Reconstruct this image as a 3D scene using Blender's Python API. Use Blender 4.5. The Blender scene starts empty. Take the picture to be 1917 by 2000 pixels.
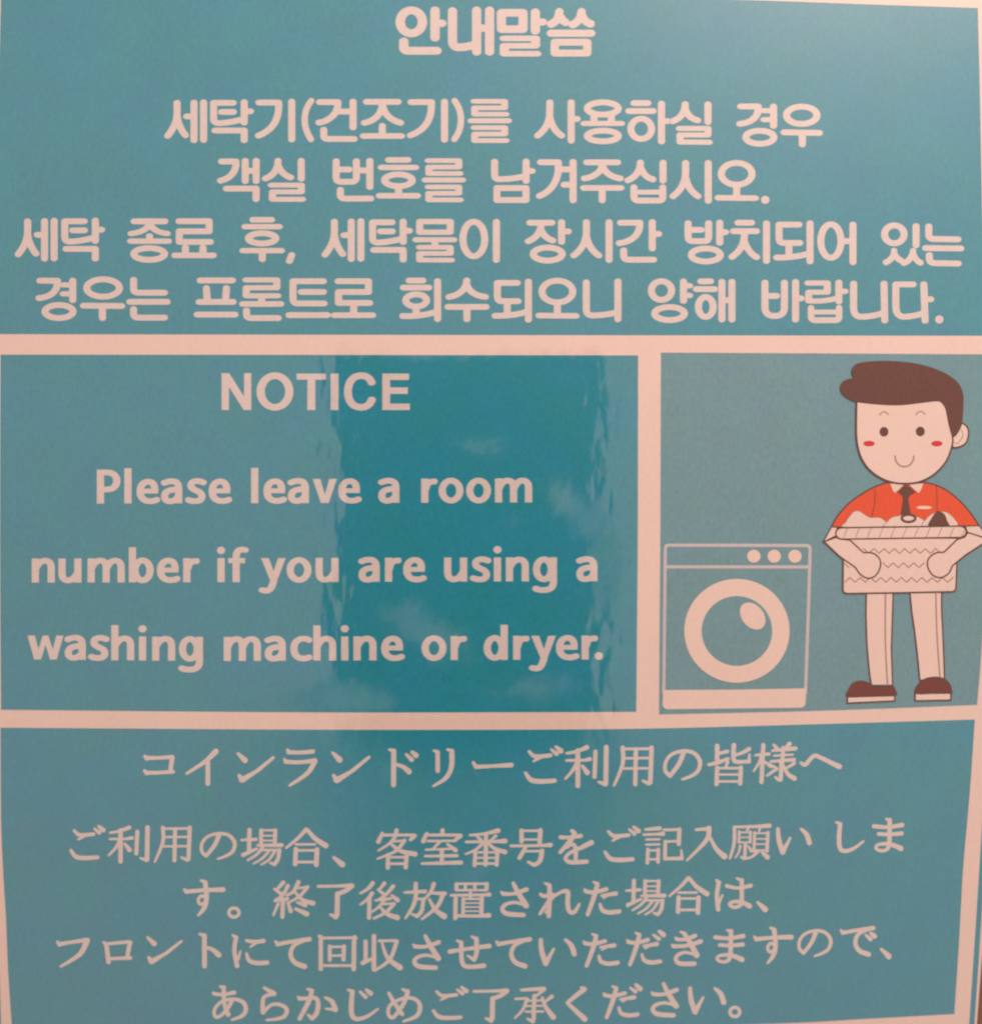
import bpy, math, re
import numpy as np
from mathutils import Vector
from mathutils.geometry import delaunay_2d_cdt

# ------------------------------------------------------------------ camera, world, lamps, exposure
S = 0.127 / 1917.0            # metres of sign per photograph pixel, at the front of the sheet
D = 0.17                      # lens to sheet
CX, CY = 958.5, 1000.0
scn = bpy.context.scene
cam = bpy.data.cameras.new('camera')
camo = bpy.data.objects.new('camera', cam)
scn.collection.objects.link(camo)
camo.location = (0, 0, D)
cam.sensor_fit = 'HORIZONTAL'
cam.sensor_width = 36
cam.lens = 36 * D / (1917 * S)
cam.clip_start = 0.001
cam.clip_end = 10
cam.dof.use_dof = True
cam.dof.focus_distance = D - 0.013
cam.dof.aperture_fstop = 18
scn.camera = camo

world = bpy.data.worlds.new('World')
scn.world = world
world.use_nodes = True
bg = world.node_tree.nodes['Background']
bg.inputs[0].default_value = (1.0, 0.66, 0.54, 1)
bg.inputs[1].default_value = 0.575
scn.view_settings.view_transform = 'Standard'
scn.view_settings.look = 'None'
scn.view_settings.exposure = 0
scn.view_settings.gamma = 1
scn.view_settings.use_curve_mapping = False


def lamp(name, loc, target, size, power, col):
    l = bpy.data.lights.new(name, 'AREA')
    l.shape = 'DISK'
    l.size = size
    l.energy = power
    l.color = col
    o = bpy.data.objects.new(name, l)
    scn.collection.objects.link(o)
    o.location = loc
    o.rotation_euler = (Vector(target) - Vector(loc)).to_track_quat('-Z', 'Y').to_euler()
    return o


lamp('ceiling_lamp', (0.17, 0.36, 0.27), (0.02, 0.03, 0), 0.2, 2.35, (1.0, 0.66, 0.54))

# ------------------------------------------------------------------ the gently bowed sheet
BOW_Y, BOW_X = 0.0032, 0.0010


def depth(px, py):
    return -BOW_Y * ((py - 750) / 1250.0) ** 2 - BOW_X * ((px - CX) / 960.0) ** 2


def slope(px, py):
    return (-BOW_X * 2 * (px - CX) / 960.0 ** 2 / S, BOW_Y * 2 * (py - 750) / 1250.0 ** 2 / S)


def P(px, py, lift=0.0):
    z = depth(px, py) + lift
    k = 1 - z / D
    return ((px - CX) * S * k, (CY - py) * S * k, z)


def N(px, py):
    sx, sy = slope(px, py)
    return Vector((-sx, -sy, 1)).normalized()


# ------------------------------------------------------------------ materials
def nd(nt, t, **kw):
    n = nt.nodes.new(t)
    for k, v in kw.items():
        setattr(n, k, v)
    return n


# rough patches added to the film to imitate pale reflections of hands: centre, half axes, turn, strength
HAND_REFLECTIONS = [(1110, 985, 130, 55, -0.7, 0.66), (1185, 1120, 50, 110, 0.1, 0.6), (840, 1240, 150, 65, -0.5, 0.72), (680, 1370, 260, 45, 0, 0.6),
          (940, 870, 170, 55, 0.1, 0.46), (1000, 1020, 130, 60, 0.2, 0.42), (760, 760, 60, 90, 0.2, 0.36), (1000, 1350, 240, 60, 0.1, 0.5), (930, 1720, 620, 200, 0.0, 0.5),
          (560, 1460, 110, 50, 0.3, 0.6), (1210, 760, 26, 110, 0, 0.4), (900, 1520, 500, 90, 0, 0.42)]


def print_material(name, col, grain=0.05, rough=0.4, mottled=0.0, col2=None):
    """ink or bare paper under one clear glossy film"""
    m = bpy.data.materials.new(name)
    m.use_nodes = True
    nt = m.node_tree
    b = nt.nodes['Principled BSDF']
    L = nt.links.new
    tc = nd(nt, 'ShaderNodeTexCoord')
    # fine paper / halftone grain
    n1 = nd(nt, 'ShaderNodeTexNoise'); n1.inputs['Scale'].default_value = 5200; n1.inputs['Detail'].default_value = 3
    L(tc.outputs['Object'], n1.inputs['Vector'])
    mp = nd(nt, 'ShaderNodeMapping'); mp.inputs['Scale'].default_value = (1, 0.35, 1)
    L(tc.outputs['Object'], mp.inputs['Vector'])
    n2 = nd(nt, 'ShaderNodeTexNoise'); n2.inputs['Scale'].default_value = 3800; n2.inputs['Detail'].default_value = 2
    L(mp.outputs[0], n2.inputs['Vector'])
    n3 = nd(nt, 'ShaderNodeTexNoise'); n3.inputs['Scale'].default_value = 130; n3.inputs['Detail'].default_value = 4
    L(tc.outputs['Object'], n3.inputs['Vector'])
    a1 = nd(nt, 'ShaderNodeMath', operation='ADD'); L(n1.outputs[0], a1.inputs[0]); L(n2.outputs[0], a1.inputs[1])
    a2 = nd(nt, 'ShaderNodeMath', operation='MULTIPLY_ADD'); L(n3.outputs[0], a2.inputs[0]); a2.inputs[1].default_value = 0.45 + mottled; L(a1.outputs[0], a2.inputs[2])
    mr = nd(nt, 'ShaderNodeMapRange')
    mr.inputs[1].default_value = 0.72; mr.inputs[2].default_value = 1.73 + mottled
    mr.inputs[3].default_value = 1 - grain * 2; mr.inputs[4].default_value = 1 + grain * 2
    L(a2.outputs[0], mr.inputs[0])
    mx = nd(nt, 'ShaderNodeVectorMath', operation='SCALE')
    mx.inputs[0].default_value = col
    L(mr.outputs[0], mx.inputs['Scale'])
    L(mx.outputs[0], b.inputs['Base Color'])
    if col2:
        h = nd(nt, 'ShaderNodeTexNoise'); h.inputs['Scale'].default_value = 120; h.inputs['Detail'].default_value = 5
        L(tc.outputs['Object'], h.inputs['Vector'])
        hr = nd(nt, 'ShaderNodeMapRange'); hr.inputs[1].default_value = 0.36; hr.inputs[2].default_value = 0.64
        L(h.outputs[0], hr.inputs[0])
        hm = nd(nt, 'ShaderNodeMix', data_type='RGBA')
        hm.inputs[6].default_value = (*col, 1); hm.inputs[7].default_value = (*col2, 1)
        L(hr.outputs[0], hm.inputs[0]); L(hm.outputs[2], mx.inputs[0])
    b.inputs['Roughness'].default_value = rough
    b.inputs['Specular IOR Level'].default_value = 0.8
    # the film: glossy, wavy, with rough patches in place of the reflected hands
    b.inputs['Coat Weight'].default_value = 1.0
    b.inputs['Coat IOR'].default_value = 2.15
    s1 = nd(nt, 'ShaderNodeTexNoise'); s1.inputs['Scale'].default_value = 75; s1.inputs['Detail'].default_value = 6
    s1.inputs['Roughness'].default_value = 0.68; s1.inputs['Distortion'].default_value = 0.9
    L(tc.outputs['Object'], s1.inputs['Vector'])
    acc = None
    for (bx, by, rx, ry, rot, amt) in HAND_REFLECTIONS:
        q = nd(nt, 'ShaderNodeMapping', vector_type='TEXTURE')
        q.inputs['Location'].default_value = ((bx - CX) * S, (CY - by) * S, 0)
        q.inputs['Rotation'].default_value = (0, 0, rot)
        q.inputs['Scale'].default_value = (rx * S, ry * S, 1)
        L(tc.outputs['Object'], q.inputs['Vector'])
        ln = nd(nt, 'ShaderNodeVectorMath', operation='LENGTH'); L(q.outputs[0], ln.inputs[0])
        f = nd(nt, 'ShaderNodeMapRange')
        f.inputs[1].default_value = 1.5; f.inputs[2].default_value = 0.0; f.inputs[3].default_value = 0; f.inputs[4].default_value = amt
        L(ln.outputs['Value'], f.inputs[0])
        if acc is None:
            acc = f.outputs[0]
        else:
            mxx = nd(nt, 'ShaderNodeMath', operation='MAXIMUM'); L(acc, mxx.inputs[0]); L(f.outputs[0], mxx.inputs[1]); acc = mxx.outputs[0]
    sm = nd(nt, 'ShaderNodeMath', operation='ADD'); L(acc, sm.inputs[0]); L(s1.outputs[0], sm.inputs[1])
    r1 = nd(nt, 'ShaderNodeMapRange', interpolation_type='SMOOTHSTEP')
    r1.inputs[1].default_value = 0.66; r1.inputs[2].default_value = 1.12
    r1.inputs[3].default_value = 0.03; r1.inputs[4].default_value = 0.42
    L(sm.outputs[0], r1.inputs[0])
    sx = nd(nt, 'ShaderNodeSeparateXYZ'); L(tc.outputs['Object'], sx.inputs[0])
    lo = nd(nt, 'ShaderNodeMapRange', interpolation_type='SMOOTHSTEP')      # rougher towards the foot of the sheet, added to blur the phone's reflection
    lo.inputs[1].default_value = (CY - 1330) * S; lo.inputs[2].default_value = (CY - 1560) * S
    lo.inputs[3].default_value = 0; lo.inputs[4].default_value = 0.30
    L(sx.outputs[1], lo.inputs[0])
    rm = nd(nt, 'ShaderNodeMath', operation='MAXIMUM'); L(lo.outputs[0], rm.inputs[0]); L(r1.outputs[0], rm.inputs[1])
    L(rm.outputs[0], b.inputs['Coat Roughness'])
    mp3 = nd(nt, 'ShaderNodeMapping'); mp3.inputs['Scale'].default_value = (1, 0.45, 1)
    L(tc.outputs['Object'], mp3.inputs['Vector'])
    w1 = nd(nt, 'ShaderNodeTexNoise'); w1.inputs['Scale'].default_value = 430; w1.inputs['Detail'].default_value = 1.5
    L(mp3.outputs[0], w1.inputs['Vector'])
    w2 = nd(nt, 'ShaderNodeTexNoise'); w2.inputs['Scale'].default_value = 70; w2.inputs['Detail'].default_value = 1
    L(mp3.outputs[0], w2.inputs['Vector'])
    b1 = nd(nt, 'ShaderNodeBump'); b1.inputs['Strength'].default_value = 1; b1.inputs['Distance'].default_value = 0.00004
    L(w1.outputs[0], b1.inputs['Height'])
    b2 = nd(nt, 'ShaderNodeBump'); b2.inputs['Strength'].default_value = 1; b2.inputs['Distance'].default_value = 0.00012
    L(w2.outputs[0], b2.inputs['Height']); L(b1.outputs[0], b2.inputs['Normal'])
    L(b2.outputs[0], b.inputs['Coat Normal'])
    return m


PAPER = print_material('bare_paper', (0.80, 0.745, 0.715), 0.035)
TEAL = print_material('teal_ink', (0.003, 0.32, 0.45), 0.10, mottled=0.0, col2=(0.003, 0.305, 0.49))
PICT = print_material('picture_teal_ink', (0.095, 0.35, 0.435), 0.10, mottled=0.0, col2=(0.095, 0.335, 0.46))
BROWN = print_material('brown_ink', (0.092, 0.024, 0.016), 0.2)
LINE = print_material('outline_ink', (0.07, 0.025, 0.022), 0.04)
FAINT = print_material('faint_line_ink', (0.33, 0.23, 0.21), 0.03)
ORANGE = print_material('orange_ink', (0.75, 0.07, 0.001), 0.07)
RED = print_material('red_ink', (0.60, 0.008, 0.025), 0.03)
RUST = print_material('rust_ink', (0.13, 0.006, 0.002), 0.08)
PALE = print_material('pale_blue_grey_ink', (0.55, 0.62, 0.70), 0.03)
TEXT = print_material('knocked_out_lettering', (0.69, 0.735, 0.765), 0.05)
MATS = [PAPER, TEAL, BROWN, LINE, FAINT, ORANGE, RED, RUST, PALE, TEXT, PICT]
W_, T_, B_, O_, F_, OR_, R_, RU_, PA_, TX_, PT_ = range(11)

for m_ in (ORANGE, BROWN, RUST, LINE, RED):        # dense toner: no haze of its own under the film
    m_.node_tree.nodes['Principled BSDF'].inputs['Specular IOR Level'].default_value = 0.25
# ------------------------------------------------------------------ outline tools (all in print coordinates)


def flat_path(s, steps=9):
    tok = re.findall(r'[MLCZ]|-?\d+\.?\d*', s)
    pts, i, cmd, closed = [], 0, 'M', False
    while i < len(tok):
        if tok[i] in 'MLCZ':
            cmd = tok[i]; i += 1
            if cmd == 'Z':
                closed = True
            continue
        if cmd in 'ML':
            pts.append((float(tok[i]), float(tok[i + 1]))); i += 2
        else:
            p0 = pts[-1]
            c = [float(t) for t in tok[i:i + 6]]; i += 6
            for k in range(1, steps + 1):
                t = k / steps; u = 1 - t
                pts.append((u**3*p0[0] + 3*u*u*t*c[0] + 3*u*t*t*c[2] + t**3*c[4],
                            u**3*p0[1] + 3*u*u*t*c[1] + 3*u*t*t*c[3] + t**3*c[5]))
    return pts, closed


def disc(cx, cy, rx, ry, n=20, rot=0.0):
    c, s = math.cos(rot), math.sin(rot)
    out = []
    for k in range(n):
        a = 2 * math.pi * (k + 0.37) / n
        x, y = rx * math.cos(a), ry * math.sin(a)
        out.append((cx + c * x - s * y, cy + s * x + c * y))
    return out


def stroke(pts, ws, h=None, butt=False, closed=False):
    """pen stroke as a list of polygons. ws: one pen width, or one per point; h: pen height"""
    if not isinstance(ws, (list, tuple)):
        ws = [ws] * len(pts)
    k = 1.0 if h is None else ws[0] / h
    q = [(x, y * k) for x, y in pts]
    n = len(q)
    out = []
    for i in range(n if closed else n - 1):
        (x0, y0), (x1, y1) = q[i], q[(i + 1) % n]
        r0, r1 = ws[i] / 2, ws[(i + 1) % n] / 2
        dx, dy = x1 - x0, y1 - y0
        l = math.hypot(dx, dy)
        if l < 1e-6:
            continue
        nx, ny = -dy / l, dx / l
        out.append([(x0 + nx*r0, y0 + ny*r0), (x1 + nx*r1, y1 + ny*r1), (x1 - nx*r1, y1 - ny*r1), (x0 - nx*r0, y0 - ny*r0)])
    for i in range(n):
        end = (i == 0 or i == n - 1) and not closed
        if end and butt:
            continue
        out.append(disc(q[i][0], q[i][1], ws[i] / 2, ws[i] / 2, 18 if end else 14))
    return [[(x, y / k) for x, y in poly] for poly in out]


def catmull(pts, ws, steps=5):
    if len(pts) == 2:
        return pts, ws
    out, wo = [], []
    n = len(pts)
    for i in range(n - 1):
        p0 = pts[max(i - 1, 0)]; p1 = pts[i]; p2 = pts[i + 1]; p3 = pts[min(i + 2, n - 1)]
        for k in range(steps):
            t = k / steps
            out.append(tuple(0.5 * ((2*p1[a]) + (-p0[a]+p2[a])*t + (2*p0[a]-5*p1[a]+4*p2[a]-p3[a])*t*t + (-p0[a]+3*p1[a]-3*p2[a]+p3[a])*t**3) for a in (0, 1)))
            wo.append(ws[i] + (ws[i + 1] - ws[i]) * t)
    out.append(pts[-1]); wo.append(ws[-1])
    return out, wo


def smooth_poly(pts, steps=5):
    n = len(pts)
    out = []
    for i in range(n):
        p0, p1, p2, p3 = pts[i - 1], pts[i], pts[(i + 1) % n], pts[(i + 2) % n]
        for k in range(steps):
            t = k / steps
            out.append(tuple(0.5 * ((2*p1[a]) + (-p0[a]+p2[a])*t + (2*p0[a]-5*p1[a]+4*p2[a]-p3[a])*t*t + (-p0[a]+3*p1[a]-3*p2[a]+p3[a])*t**3) for a in (0, 1)))
    return out


def merge(shapes, grid=0):
    """shapes: [(polygon, material)], later ones on top -> one flat triangulation without overlaps"""
    vs, es, fs = [], [], []
    fine = []
    for poly, m in shapes:                      # no edge longer than 30 pixels, so that all follows the bow
        q_ = []
        for p0, p1 in zip(poly, poly[1:] + poly[:1]):
            c_ = max(1, math.ceil(math.hypot(p1[0] - p0[0], p1[1] - p0[1]) / 30))
            q_ += [(p0[0] + (p1[0] - p0[0]) * t / c_, p0[1] + (p1[1] - p0[1]) * t / c_) for t in range(c_)]
        fine.append((q_, m))
    shapes = fine
    for poly, m in shapes:
        a = len(vs)
        if sum(p[0] * q[1] - q[0] * p[1] for p, q in zip(poly, poly[1:] + poly[:1])) < 0:
            poly = poly[::-1]
        vs += [Vector(p) for p in poly]
        fs.append(list(range(a, a + len(poly))))
    if grid:
        x0 = min(v.x for v in vs); x1 = max(v.x for v in vs)
        y0 = min(v.y for v in vs); y1 = max(v.y for v in vs)
        nx = int((x1 - x0) / grid); ny = int((y1 - y0) / grid)
        for i in range(1, nx + 1):
            for j in range(1, ny + 1):
                vs.append(Vector((x0 + (i - 0.47) * (x1 - x0) / (nx + 0.1), y0 + (j - 0.47) * (y1 - y0) / (ny + 0.1))))
    ov, oe, of, _, _, _ = delaunay_2d_cdt(vs, es, fs, 0, 1e-4)
    tri = np.array([[(ov[i].x, ov[i].y) for i in f] for f in of])
    c = tri.mean(axis=1)
    top = np.full(len(c), -1)
    for k_, (poly, m) in enumerate(shapes):      # which outline lies on top at each triangle's centre
        p = np.array(poly)
        sel = np.nonzero((c[:, 0] > p[:, 0].min()) & (c[:, 0] < p[:, 0].max()) & (c[:, 1] > p[:, 1].min()) & (c[:, 1] < p[:, 1].max()))[0]
        if not len(sel):
            continue
        x, y = c[sel, 0][:, None], c[sel, 1][:, None]
        q = np.roll(p, -1, axis=0)
        cond = (p[:, 1] > y) != (q[:, 1] > y)
        dy = np.where(q[:, 1] == p[:, 1], 1e-12, q[:, 1] - p[:, 1])
        xi = p[:, 0] + (y - p[:, 1]) * (q[:, 0] - p[:, 0]) / dy
        ins = (cond & (x < xi)).sum(axis=1) % 2 == 1
        top[sel[ins]] = k_
    faces, mats = [], []
    for f, t_ in zip(of, top):
        if t_ >= 0:
            faces.append(list(f)); mats.append(shapes[t_][1])
    return [(v.x, v.y) for v in ov], faces, mats


def build(name, parent, parts, lift, label=None):
    """parts: list of merged pieces in photo pixel coordinates -> one mesh object on the sheet"""
    verts, px, faces, mats = [], [], [], []
    for vs, fs, ms in parts:
        a = len(verts)
        verts += [P(x, y, lift) for x, y in vs]
        px += vs
        for f, m in zip(fs, ms):
            ar = sum(vs[f[i]][0] * vs[f[(i + 1) % len(f)]][1] - vs[f[(i + 1) % len(f)]][0] * vs[f[i]][1] for i in range(len(f)))
            if ar > 0:
                f = f[::-1]
            faces.append([a + i for i in f]); mats.append(m)
    me = bpy.data.meshes.new(name)
    me.from_pydata(verts, [], faces)
    used = sorted(set(mats))
    for u in used:
        me.materials.append(MATS[u])
    for p, m in zip(me.polygons, mats):
        p.material_index = used.index(m)
        p.use_smooth = True
    me.normals_split_custom_set_from_vertices([N(*q) for q in px])
    o = bpy.data.objects.new(name, me)
    scn.collection.objects.link(o)
    if parent:
        o.parent = parent
    if label:
        o['label'] = label
    return o


# ------------------------------------------------------------------ the sign
sign = bpy.data.objects.new('notice_sign', None)
scn.collection.objects.link(sign)
sign['label'] = 'glossy laminated teal and white laundry notice in Korean, English and Japanese on the brown wall'
sign['category'] = 'sign'

# sheet of white card, with thickness
EDGE_R = [(1952, -90), (1958, 300), (1958, 650), (1955, 1000), (1948, 1300), (1937, 1560), (1927, 1750), (1917, 1868), (1907, 2000), (1901, 2078)]
EDGE_L = [(-30, -90), (-38, 300), (-40, 650), (-38, 1000), (-34, 1300), (-30, 1560), (-24, 1750), (-18, 1868), (-13, 2000), (-8, 2085)]


def lerp_edge(E, y):
    for (x0, y0), (x1, y1) in zip(E, E[1:]):
        if y <= y1:
            return x0 + (x1 - x0) * (y - y0) / (y1 - y0)
    return E[-1][0]


def make_sheet():
    nx, ny = 56, 62
    vs, nn, fs = [], [], []
    th = 0.00045
    for back in (0, 1):
        for j in range(ny + 1):
            y = -90 + (2080 + 90) * j / ny
            xl, xr = lerp_edge(EDGE_L, y), lerp_edge(EDGE_R, y)
            for i in range(nx + 1):
                x = xl + (xr - xl) * i / nx
                vs.append(P(x, y, -th * back)); nn.append(N(x, y) * (-1 if back else 1))
    w = nx + 1
    off = w * (ny + 1)
    for j in range(ny):
        for i in range(nx):
            a = j * w + i
            fs.append((a, a + w, a + w + 1, a + 1))
            fs.append((off + a, off + a + 1, off + a + w + 1, off + a + w))
    nf = len(fs)
    for i in range(nx):
        fs.append((i, i + 1, off + i + 1, off + i))
        a = ny * w + i
        fs.append((a + 1, a, off + a, off + a + 1))
    for j in range(ny):
        a = j * w
        fs.append((a + w, a, off + a, off + a + w))
        a = j * w + nx
        fs.append((a, a + w, off + a + w, off + a))
    me = bpy.data.meshes.new('card_sheet')
    me.from_pydata(vs, [], fs)
    me.materials.append(PAPER)
    for k, p in enumerate(me.polygons):
        p.use_smooth = k < nf
    me.normals_split_custom_set_from_vertices([tuple(n) for n in nn])
    o = bpy.data.objects.new('card_sheet', me)
    scn.collection.objects.link(o)
    o.parent = sign
    return o


make_sheet()
L1, L2 = 1e-5, 2e-5


def dense(pts, n=10):
    """open polyline through points, smoothed"""
    return catmull(pts, [1] * len(pts), n)[0]


def ribbon(pts, w):
    p = dense(pts, 12)
    return [(q, T_) for q in stroke(p, w, butt=False)]


# thin teal rule all round the edge
rule = []
rule += ribbon([(1934, -72), (1939, 300), (1940, 650), (1937, 1000), (1931, 1300), (1925, 1550), (1916.8, 1700), (1908.5, 1830), (1897.2, 2000), (1892, 2062)], 10.2)
rule += ribbon([(-12, -72), (-20, 300), (-22, 650), (-20, 1000), (-17, 1300), (-14, 1550), (-11, 1700), (-8, 1830), (-3, 2000), (1, 2062)], 10.2)
rule += ribbon([(-12, -72), (500, -80), (960, -82), (1450, -80), (1934, -72)], 9)
rule += ribbon([(1, 2062), (500, 2072), (960, 2074), (1450, 2070), (1892, 2062)], 9)
build('border_rule', sign, [merge(rule, 0)], L1, 'thin teal line round the edge of the sheet')


def side(*pts):
    return dense(list(pts), 8)


def panel(name, edges, label, ink=T_):
    poly = []
    for e in edges:
        poly += e[:-1]
    return build(name, sign, [merge([(poly, ink)], 38)], L1, label)


top = panel('text_panel', [
    side((3, -46), (500, -32), (1000, -15), (1480, 0), (1700, 8), (1909, 15)),
    side((1909, 15), (1913, 180), (1916, 350), (1923, 655.5)),
    side((1923, 655.5), (960, 654), (-6, 652.3)),
    side((-6, 652.3), (-5, 300), (3, -46))], 'upper teal panel with the Korean notice')
mid = panel('text_panel', [
    side((1, 692.5), (620, 693), (1245.6, 694)),
    side((1245.6, 694), (1245, 1050), (1242, 1390.5)),
    side((1242, 1390.5), (640, 1391.6), (2, 1386.5)),
    side((2, 1386.5), (0, 1050), (1, 692.5))], 'middle teal panel with the English notice')
pic = panel('picture_panel', [
    side((1290.2, 688.5), (1600, 690), (1930, 692)),
    side((1930, 692), (1928, 1000), (1917, 1253), (1907.5, 1377)),
    side((1907.5, 1377), (1600, 1388.5), (1286.5, 1395.6)),
    side((1286.5, 1395.6), (1289, 1050), (1290.2, 688.5))], 'teal picture panel beside the English notice', PT_)
low = panel('text_panel', [
    side((1, 1421.5), (320, 1423.7), (640, 1425.5), (1000, 1425.5), (1277, 1423), (1600, 1414.5), (1903, 1405.5)),
    side((1903, 1405.5), (1893, 1550), (1880, 1700), (1872, 1845), (1863, 1981)),
    side((1863, 1981), (1700, 1990), (1500, 2000), (960, 2014), (500, 2017), (24, 2018)),
    side((24, 2018), (16, 1900), (12, 1800), (6, 1700), (2, 1600), (1, 1421.5))], 'lower teal panel with the Japanese notice')

# ------------------------------------------------------------------ lettering
# a glyph is a string of strokes split by ';'.   "w74h64 M.. L.. C.." pen stroke with round ends, "b" butt ends,
# "E cx cy rx ry" ring, "D cx cy rx ry" dot, "F x,y x,y .." filled outline


def glyph(s, w=54, h=46, butt=False):
    shapes = []
    for st in s.split(';'):
        st = st.strip()
        if not st:
            continue
        cw, ch = w, h
        m = re.match(r'w(\d+)', st)
        if m:
            cw = float(m.group(1)); st = st[m.end():].strip()
        m = re.match(r'h(\d+)', st)
        if m:
            ch = float(m.group(1)); st = st[m.end():].strip()
        if st[0] == 'E':
            cx, cy, rx, ry = [float(v) for v in st[1:].split()]
            shapes += stroke(disc(cx, cy, rx, ry, 36), cw, ch, closed=True)
        elif st[0] == 'D':
            cx, cy, rx, ry = [float(v) for v in st[1:].split()]
            shapes.append(disc(cx, cy, rx, ry, 28))
        elif st[0] == 'F':
            shapes.append([tuple(float(v) for v in p.split(',')) for p in st[1:].split()])
        else:
            pts, closed = flat_path(st)
            shapes += stroke(pts, cw, ch, butt=butt, closed=closed)
    return shapes


def brush(s):
    """brush strokes: "w,w,..: x,y x,y .." widths are spread along the points; 'l' = no smoothing; 'E' ring"""
    shapes = []
    for st in s.split(';'):
        st = st.strip()
        if not st:
            continue
        if st[0] == 'E':
            cx, cy, rx, ry = [float(v) for v in st[1:].split()]
            shapes += stroke(disc(cx, cy, rx, ry, 28), 27, 27, closed=True)
            continue
        lin = st[0] == 'l'
        if lin:
            st = st[1:]
        a, b = st.split(':')
        ws = [float(v) for v in a.split(',')]
        pts = [tuple(float(v) for v in p.split(',')) for p in b.split()]
        n = len(pts)
        if len(ws) != n:
            ws = [ws[0]] * n if len(ws) == 1 else [ws[int(i * (len(ws) - 1) / (n - 1))] * (1 - (i * (len(ws) - 1) / (n - 1)) % 1) + ws[min(len(ws) - 1, int(i * (len(ws) - 1) / (n - 1)) + 1)] * ((i * (len(ws) - 1) / (n - 1)) % 1) for i in range(n)]
        if not lin:
            pts, ws = catmull(pts, ws)
        shapes += stroke(pts, ws)
    return shapes


def at(shapes, ox, oy, k=0.25):
    return [[(ox + x * k, oy + y * k) for x, y in p] for p in shapes]


def shift(shapes, dx, dy):
    return [[(x + dx, y + dy) for x, y in p] for p in shapes]


def bbox(shapes):
    xs = [x for p in shapes for x, y in p]; ys = [y for p in shapes for x, y in p]
    return min(xs), min(ys), max(xs), max(ys)


def fit(shapes, ox, oy, x0, y0, x1, y1):
    a, b, c, d = bbox(shapes)
    X0, Y0, X1, Y1 = ox + x0 / 4, oy + y0 / 4, ox + x1 / 4, oy + y1 / 4
    return [[(X0 + (x - a) / (c - a) * (X1 - X0), Y0 + (y - b) / (d - b) * (Y1 - Y0)) for x, y in p] for p in shapes]


def text_line(parent, glyphs, label):
    return build('text_line', parent, [merge([(p, TX_) for p in g]) for g in glyphs], L2, label)


# ---- Korean
K = {}


def k(name, ox, oy, s, w=56, h=46):
    K[name] = at(glyph(s, w, h), ox, oy)
    return K[name]


w0 = (750, 0)
title = [
    k('an', *w0, 'E 212 169 87 90; M397 80 L397 292; h58 M410 180 L450 180; M153 322 L153 365 C153 388 165 395 190 395 L412 395', 74, 62),
    k('nae', *w0, 'M533 85 L533 310 C533 355 550 368 590 368 C640 366 680 355 715 345; M722 80 L722 402; h56 M735 218 L810 218; M823 80 L823 402', 72, 62),
    k('mal', *w0, 'h60 M915 98 L1084 98 L1084 226 L915 226 Z; M1180 95 L1180 238; h56 M1190 170 L1236 170; h44 M935 298 L1182 298 L1182 356 L938 356 L938 418 L1192 418', 72, 62),
    k('sseum', *w0, 'M1368 90 C1365 140 1340 172 1302 186; M1370 120 C1385 150 1398 162 1415 172; M1541 90 C1538 140 1510 175 1472 190; M1545 120 C1560 155 1580 175 1612 184; h56 M1302 258 L1616 258; h54 M1332 328 L1585 328 L1585 413 L1332 413 Z', 66, 60),
]
text_line(top, title, 'bold Korean heading at the top')

a = (310, 180); b = (740, 180); c = (1150, 180)
line1 = [
    k('se', *a, 'M143 82 L143 165 C143 235 105 295 70 340; M145 195 C152 250 180 302 208 335; M218 188 L265 188; M275 80 L275 374; M350 78 L350 372'),
    k('tak', *a, 'M580 82 L428 82 L428 205 C428 235 450 242 480 240 C540 237 600 225 650 212; M490 153 L582 153; M667 76 L667 236; M680 148 L716 148; M438 298 L667 298 L667 374'),
    k('gi', *a, 'M782 80 L936 80 L936 112 C936 222 880 302 778 338; M1038 72 L1038 368'),
    k('paren_open', *a, 'w50 M1190 66 C1122 150 1122 270 1188 366'),
    k('geon', *a, 'M1255 76 L1398 76 L1398 98 C1392 172 1330 225 1250 236; M1405 150 L1500 150; M1517 72 L1517 274; M1288 292 L1288 335 C1288 358 1300 364 1325 364 L1525 364'),
    k('jo', *a, 'M1622 74 L1868 74; M1745 90 C1745 160 1690 225 1605 238; M1748 100 C1755 160 1800 215 1888 238; M1745 262 L1745 335; h44 M1597 341 L1895 341'),
    k('gi2', *b, 'M250 76 L408 76 L408 110 C408 222 350 300 245 336; M511 72 L511 370'),
    k('paren_close', *b, 'w50 M590 66 C657 150 657 280 588 366'),
    k('reul', *b, 'h37 M742 70 L980 70 L980 121 L747 121 L747 171 L990 171; h40 M718 222 L1010 222; h37 M742 276 L980 276 L980 326 L747 326 L747 377 L992 377'),
    k('sa', *b, 'M1333 78 L1333 152 C1333 242 1290 300 1238 338; M1335 200 C1347 260 1380 310 1425 338; M1500 78 L1500 378; M1510 208 L1546 208'),
    k('yong', *c, 'E 107 126 121 48; h30 M38 185 L38 236; h30 M174 185 L174 236; h40 M-40 243 L253 243; E 107 341 121 42'),
    k('ha', *c, 'M350 84 L458 84; M310 146 L500 146; E 407 285 81 79; M565 88 L565 384; M575 225 L612 225'),
    k('sil', *c, 'M750 92 C750 152 720 202 652 226; M752 132 C765 178 800 207 848 219; M928 94 L928 232; h40 M705 282 L928 282 L928 333 L710 333 L710 388 L938 390'),
    k('gyeong', *c, 'M1183 110 L1320 110 L1320 140 C1312 202 1255 240 1176 246; h40 M1365 143 L1420 143; h40 M1365 213 L1420 213; M1440 110 L1440 262; E 1333 351 110 51'),
    k('u', *c, 'E 1660 179 119 68; M1522 312 L1798 317; M1665 330 L1665 407'),
]
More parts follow.
